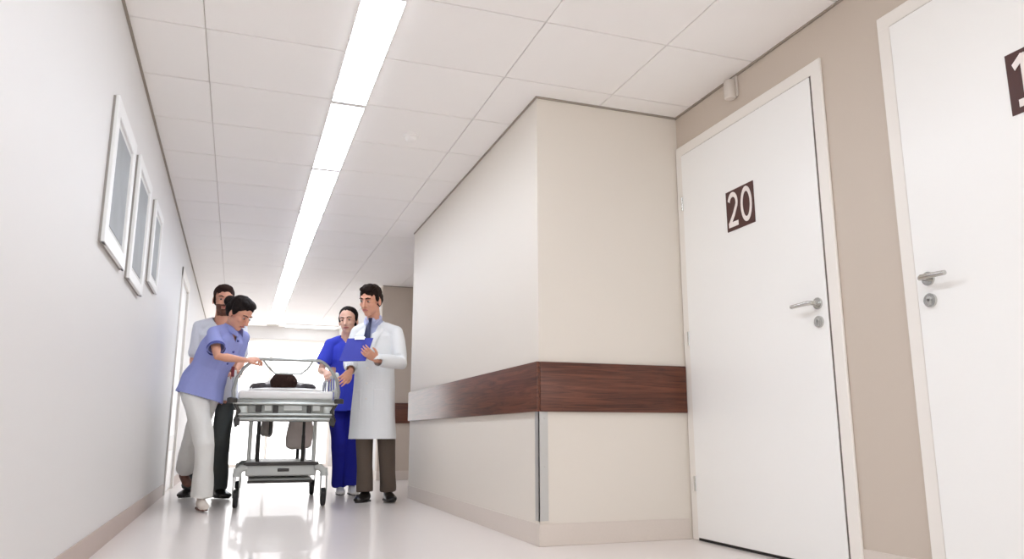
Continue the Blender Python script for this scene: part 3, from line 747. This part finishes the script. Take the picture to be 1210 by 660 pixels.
# push bar at the head end
pb = bmesh.new()
tube(pb, [(-.395,.0,.82), (-.405,.0,.90), (-.385,-.005,.99), (-.335,-.01,1.075), (-.275,-.012,1.130), (-.24,-.012,1.147), (0,-.012,1.150), (.24,-.012,1.147), (.275,-.012,1.130), (.335,-.01,1.075), (.385,-.005,.99), (.405,0,.90), (.395,0,.82)], .0125, seg=12)
obj('push_bar', pb, 'tube', tr)
b = bmesh.new(); tube(b, [(-.20,-.01,1.146), (-.155,.01,1.09), (-.10,.03,1.04), (.10,.03,1.04), (.150,.01,1.08), (.19,-.01,1.146)], .007, seg=8); obj('inner_bar', b, 'trolleyd' if False else 'tube', tr)
# folding side rails
for s in (-1, 1):
    b = bmesh.new(); X = s*.405
    tube(b, [(X,.10,.83), (X,.12,1.0), (X,.17,1.055), (X,.25,1.065), (X,1.35,1.065), (X,1.43,1.04), (X,1.47,.98), (X,1.48,.83)], .013, seg=10)
    tube(b, [(X,.11,.93), (X,1.475,.93)], .009, seg=8)
    for y in (.32,.54,.76,.98,1.20): tube(b, [(X,y,.83), (X,y,1.06)], .008, seg=8)
    obj('side_rail', b, 'trolleyl', tr)
    b = bmesh.new(); box(b, X-.008, X+.008, .14, .30, .86, 1.03, .006); obj('rail_panel', b, 'trolleyl', tr)
# columns, base
for s in (-1, 1):
    for y in (.62, 1.35):
        b = bmesh.new(); tube(b, [(s*.185,y,.33), (s*.185,y,.55), (s*.185,y,.56), (s*.185,y,.80)], [.015,.015,.012,.012], seg=14); obj('lift_column', b, 'trolleyd', tr)
    for y in (.32, 1.5):
        b = bmesh.new(); tube(b, [(s*.255,y,.33), (s*.255,y-.02,.79)], [.016,.016], seg=12); obj('support_tube', b, 'trolleyl', tr)
b = bmesh.new(); box(b, -.275, .275, .22, 1.52, .235, .335, .018, 3); box(b, -.25, .25, .30, 1.45, .19, .215, .01, 2); obj('base_housing', b, 'trolleyl', tr)
b = bmesh.new(); box(b, -.29, .29, .20, .23, .318, .345, .004, 1); box(b, -.255, .255, .27, .30, .178, .198, .004, 1); box(b, -.03, .06, .212, .222, .27, .295, .003, 1); obj('base_trim', b, 'trolleyd', tr)
wk = 0
for y in (.19, 1.38):
    for s in (-1, 1):
        b = bmesh.new()
        tube(b, [(s*.27,y+.03,.30), (s*.305,y+.01,.30), (s*.335,y,.27)], [.024,.028,.03], seg=12)
        for q in (-1, 1): tube(b, [(s*.335+q*.021,y,.27), (s*.335+q*.024,y,.15), (s*.335+q*.022,y,.075)], [(.006,.035),(.005,.030),(.005,.018)], wdir=(1,0,0), seg=10)
        tube(b, [(s*.335,y,.235), (s*.335,y,.30)], [.034,.026], seg=14)
        cf = obj('caster', b, 'trolleyl', tr)
        b = bmesh.new(); tube(b, [(s*.335-.019,y,.070), (s*.335-.014,y,.070), (s*.335+.014,y,.070), (s*.335+.019,y,.070)], [.058,.070,.070,.058], seg=28)
        obj('wheel', b, 'rubber', cf)
# things hanging beneath
def hang(c, w, d, z0, z1, m, name, label):
    t = thing(name, label, 'bag', TM @ V((c[0], c[1], z0)))
    b = bmesh.new(); h = z1-z0
    tube(b, [(0,0,.0), (0,0,.02), (0,0,h*.3), (0,0,h*.7), (0,0,h)], [(w*.35,d*.3),(w*.52,d*.5),(w*.56,d*.56),(w*.5,d*.45),(w*.42,d*.25)], wdir=(1,0,0), seg=24)
    blob2 = blob('sack', b, m, None, .006, 3, folds=.012, fs=(14,14,7)); blob2.parent = t
    for s in (-1, 1):
        b = bmesh.new(); tube(b, [(s*w*.3,0,h-.01), (s*w*.26,0,h+(.788-z1))], .006, seg=8); obj('strap', b, m, t)
hang((.165,.80), .21, .16, .435, .74, 'bag', 'cloth_bag', 'pale beige cloth bag hanging under the right half of the trolley')
hang((-.115,.80), .10, .10, .545, .74, 'bag2', 'cloth_bag', 'small grey cloth bag hanging under the left half of the trolley')
b = bmesh.new(); tube(b, [(-.10,.30,.80), (-.10,.30,.66), (-.10,.30,.56)], [.010,.016,.014], seg=12); obj('hanging_hose', b, 'trolleyd', tr)

# pillow, patient, sheet
pt = thing('pillow', 'white pillow under the dark-haired patient on the trolley', 'pillow', TM @ V((0,.30,.905)), TA)
b = bmesh.new(); ell(b, (0,0,.016), (.30,.20,.022), seg=28); obj('cushion', b, 'linen', pt)
root = thing('person', 'person lying on the trolley, only dark hair and dark grey shoulders showing', 'person', TM @ V((0,.35,.905)))
hc = TM @ V((-.022,.27,.968))
hmx = Matrix.Translation(hc) @ Matrix.Rotation(TA, 4, 'Z') @ Matrix.Rotation(PI, 4, 'Z') @ Matrix.Rotation(-PI/2+.34, 4, 'X')
b = bmesh.new(); hm = head(b, hmx)
w = lambda x, y, z: TM @ V((x, y, z))
limb(b, [hmx @ V((0,.01,-.06)), w(-.01,.46,.955)], [.055,.04])
Lx = (TM.to_3x3() @ V((1,0,0)))
tube(b, [w(-.01,.45,.95), w(-.01,.54,.95), w(-.01,.75,.957), w(0,1.0,.962), w(0,1.12,.962)], [(.06,.025),(.12,.026),(.145,.045),(.145,.05),(.14,.05)], wdir=Lx, seg=24)
for s in (-1, 1):
    arm(b, w(-.01+s*.165,.55,.958), w(s*.235,.82,.965), w(s*.20,1.06,.965), .6)
    hand(b, w(s*.198,1.07,.965), TM.to_3x3() @ V((-s*.1,1,0)), (0,0,1), thumb=s, curl=(.15,.2,.15))
    leg(b, w(s*.085,1.08,.965), w(s*.09,1.46,.965), w(s*.085,1.80,.955), .70)
    foot(b, w(s*.085,1.82,.955), w(s*.10,1.90,1.02), .9)
blob('body', b, ['skin','eye','iris','lip','hair3'], root, .005, 3, extra=face(hm, 4))
b = bmesh.new()
ell(b, (0,.006,.062), (.108,.084,.080), mx=hm); ell(b, (0,.035,.010), (.084,.060,.082), mx=hm)
for s in (-1, 1): ell(b, (s*.075,.03,.03), (.02,.05,.05), mx=hm)
blob('hair', b, 'hair3', root, .004, 3, folds=.006, fs=(40,40,25))
b = bmesh.new()
tube(b, [w(-.01,.47,.95), w(-.01,.52,.95), w(-.01,.60,.955), w(-.01,.80,.962), w(0,1.0,.967)], [(.07,.035),(.175,.038),(.20,.046),(.18,.056),(.17,.06)], wdir=Lx, seg=24)
for s in (-1, 1): limb(b, [w(-.01+s*.175,.55,.958), w(s*.215,.66,.958), w(s*.24,.80,.958)], [.040,.046,.050])
blob('shirt', b, 'dshirt', root, .006, 3, folds=.006)
# sheet: one draped surface over the body
bm = bmesh.new(); nx, ny = 44, 60; grid = []
def hgt(x, y):
    z = .912
    def bump(cx, r, top, yy0, yy1):
        if yy0 < y < yy1: return top*max(0, 1-((x-cx)/r)**2)**.5*min(1, (y-yy0)/.06+.3, (yy1-y)/.05+.25)
        return 0
    z += max(bump(0,.30,.125,.66,1.2), bump(-.085,.15,.12,1.1,1.83), bump(.085,.15,.12,1.1,1.83), bump(-.09,.10,.155,1.76,1.95), bump(.09,.10,.155,1.76,1.95))
    return z+.006*noise.noise(V((x*9, y*5, 2)))
for j in range(ny+1):
    row = []
    for i in range(nx+1):
        u = -1+2*i/nx; y = .68+1.28*j/ny; x = u*.40
        if abs(x) > .372:
            q = (abs(x)-.372)/.028; xx = math.copysign(.374, x); z = .912-.075*q
        else: xx, z = x, hgt(x, y)
        row.append(bm.verts.new(TM @ V((xx, y, z))))
    grid.append(row)
for j in range(ny):
    for i in range(nx): bm.faces.new((grid[j][i], grid[j][i+1], grid[j+1][i+1], grid[j+1][i]))
o = tag(obj('bed_sheet', bm, 'linen'), 'white sheet covering the patient from the chest down on the trolley', 'sheet')
k = o.modifiers.new('t', 'SOLIDIFY'); k.thickness = .004

# ------------------------------------------------------------------ camera, light, view
cd = bpy.data.cameras.new('camera'); cam = bpy.data.objects.new('camera', cd); link(cam)
cd.sensor_width = 36; cd.lens = 36*899.4/1210; cd.clip_start = .05
cam.location = (0, 0, .567)
pi_, ya = .2000, .3417
Fv = V((math.sin(ya)*math.cos(pi_), math.cos(ya)*math.cos(pi_), math.sin(pi_)))
cam.rotation_euler = Fv.to_track_quat('-Z', 'Y').to_euler()
SC.camera = cam
w_ = bpy.data.worlds.new('World'); SC.world = w_; w_.use_nodes = True
bg = w_.node_tree.nodes['Background']; bg.inputs[0].default_value = (.94, .97, 1, 1); bg.inputs[1].default_value = 2.0
SC.view_settings.view_transform = 'Standard'; SC.view_settings.look = 'None'
SC.view_settings.gamma = 1; SC.view_settings.use_curve_mapping = False
SC.view_settings.exposure = 0.14
SC.cycles.max_bounces = 10; SC.cycles.diffuse_bounces = 7
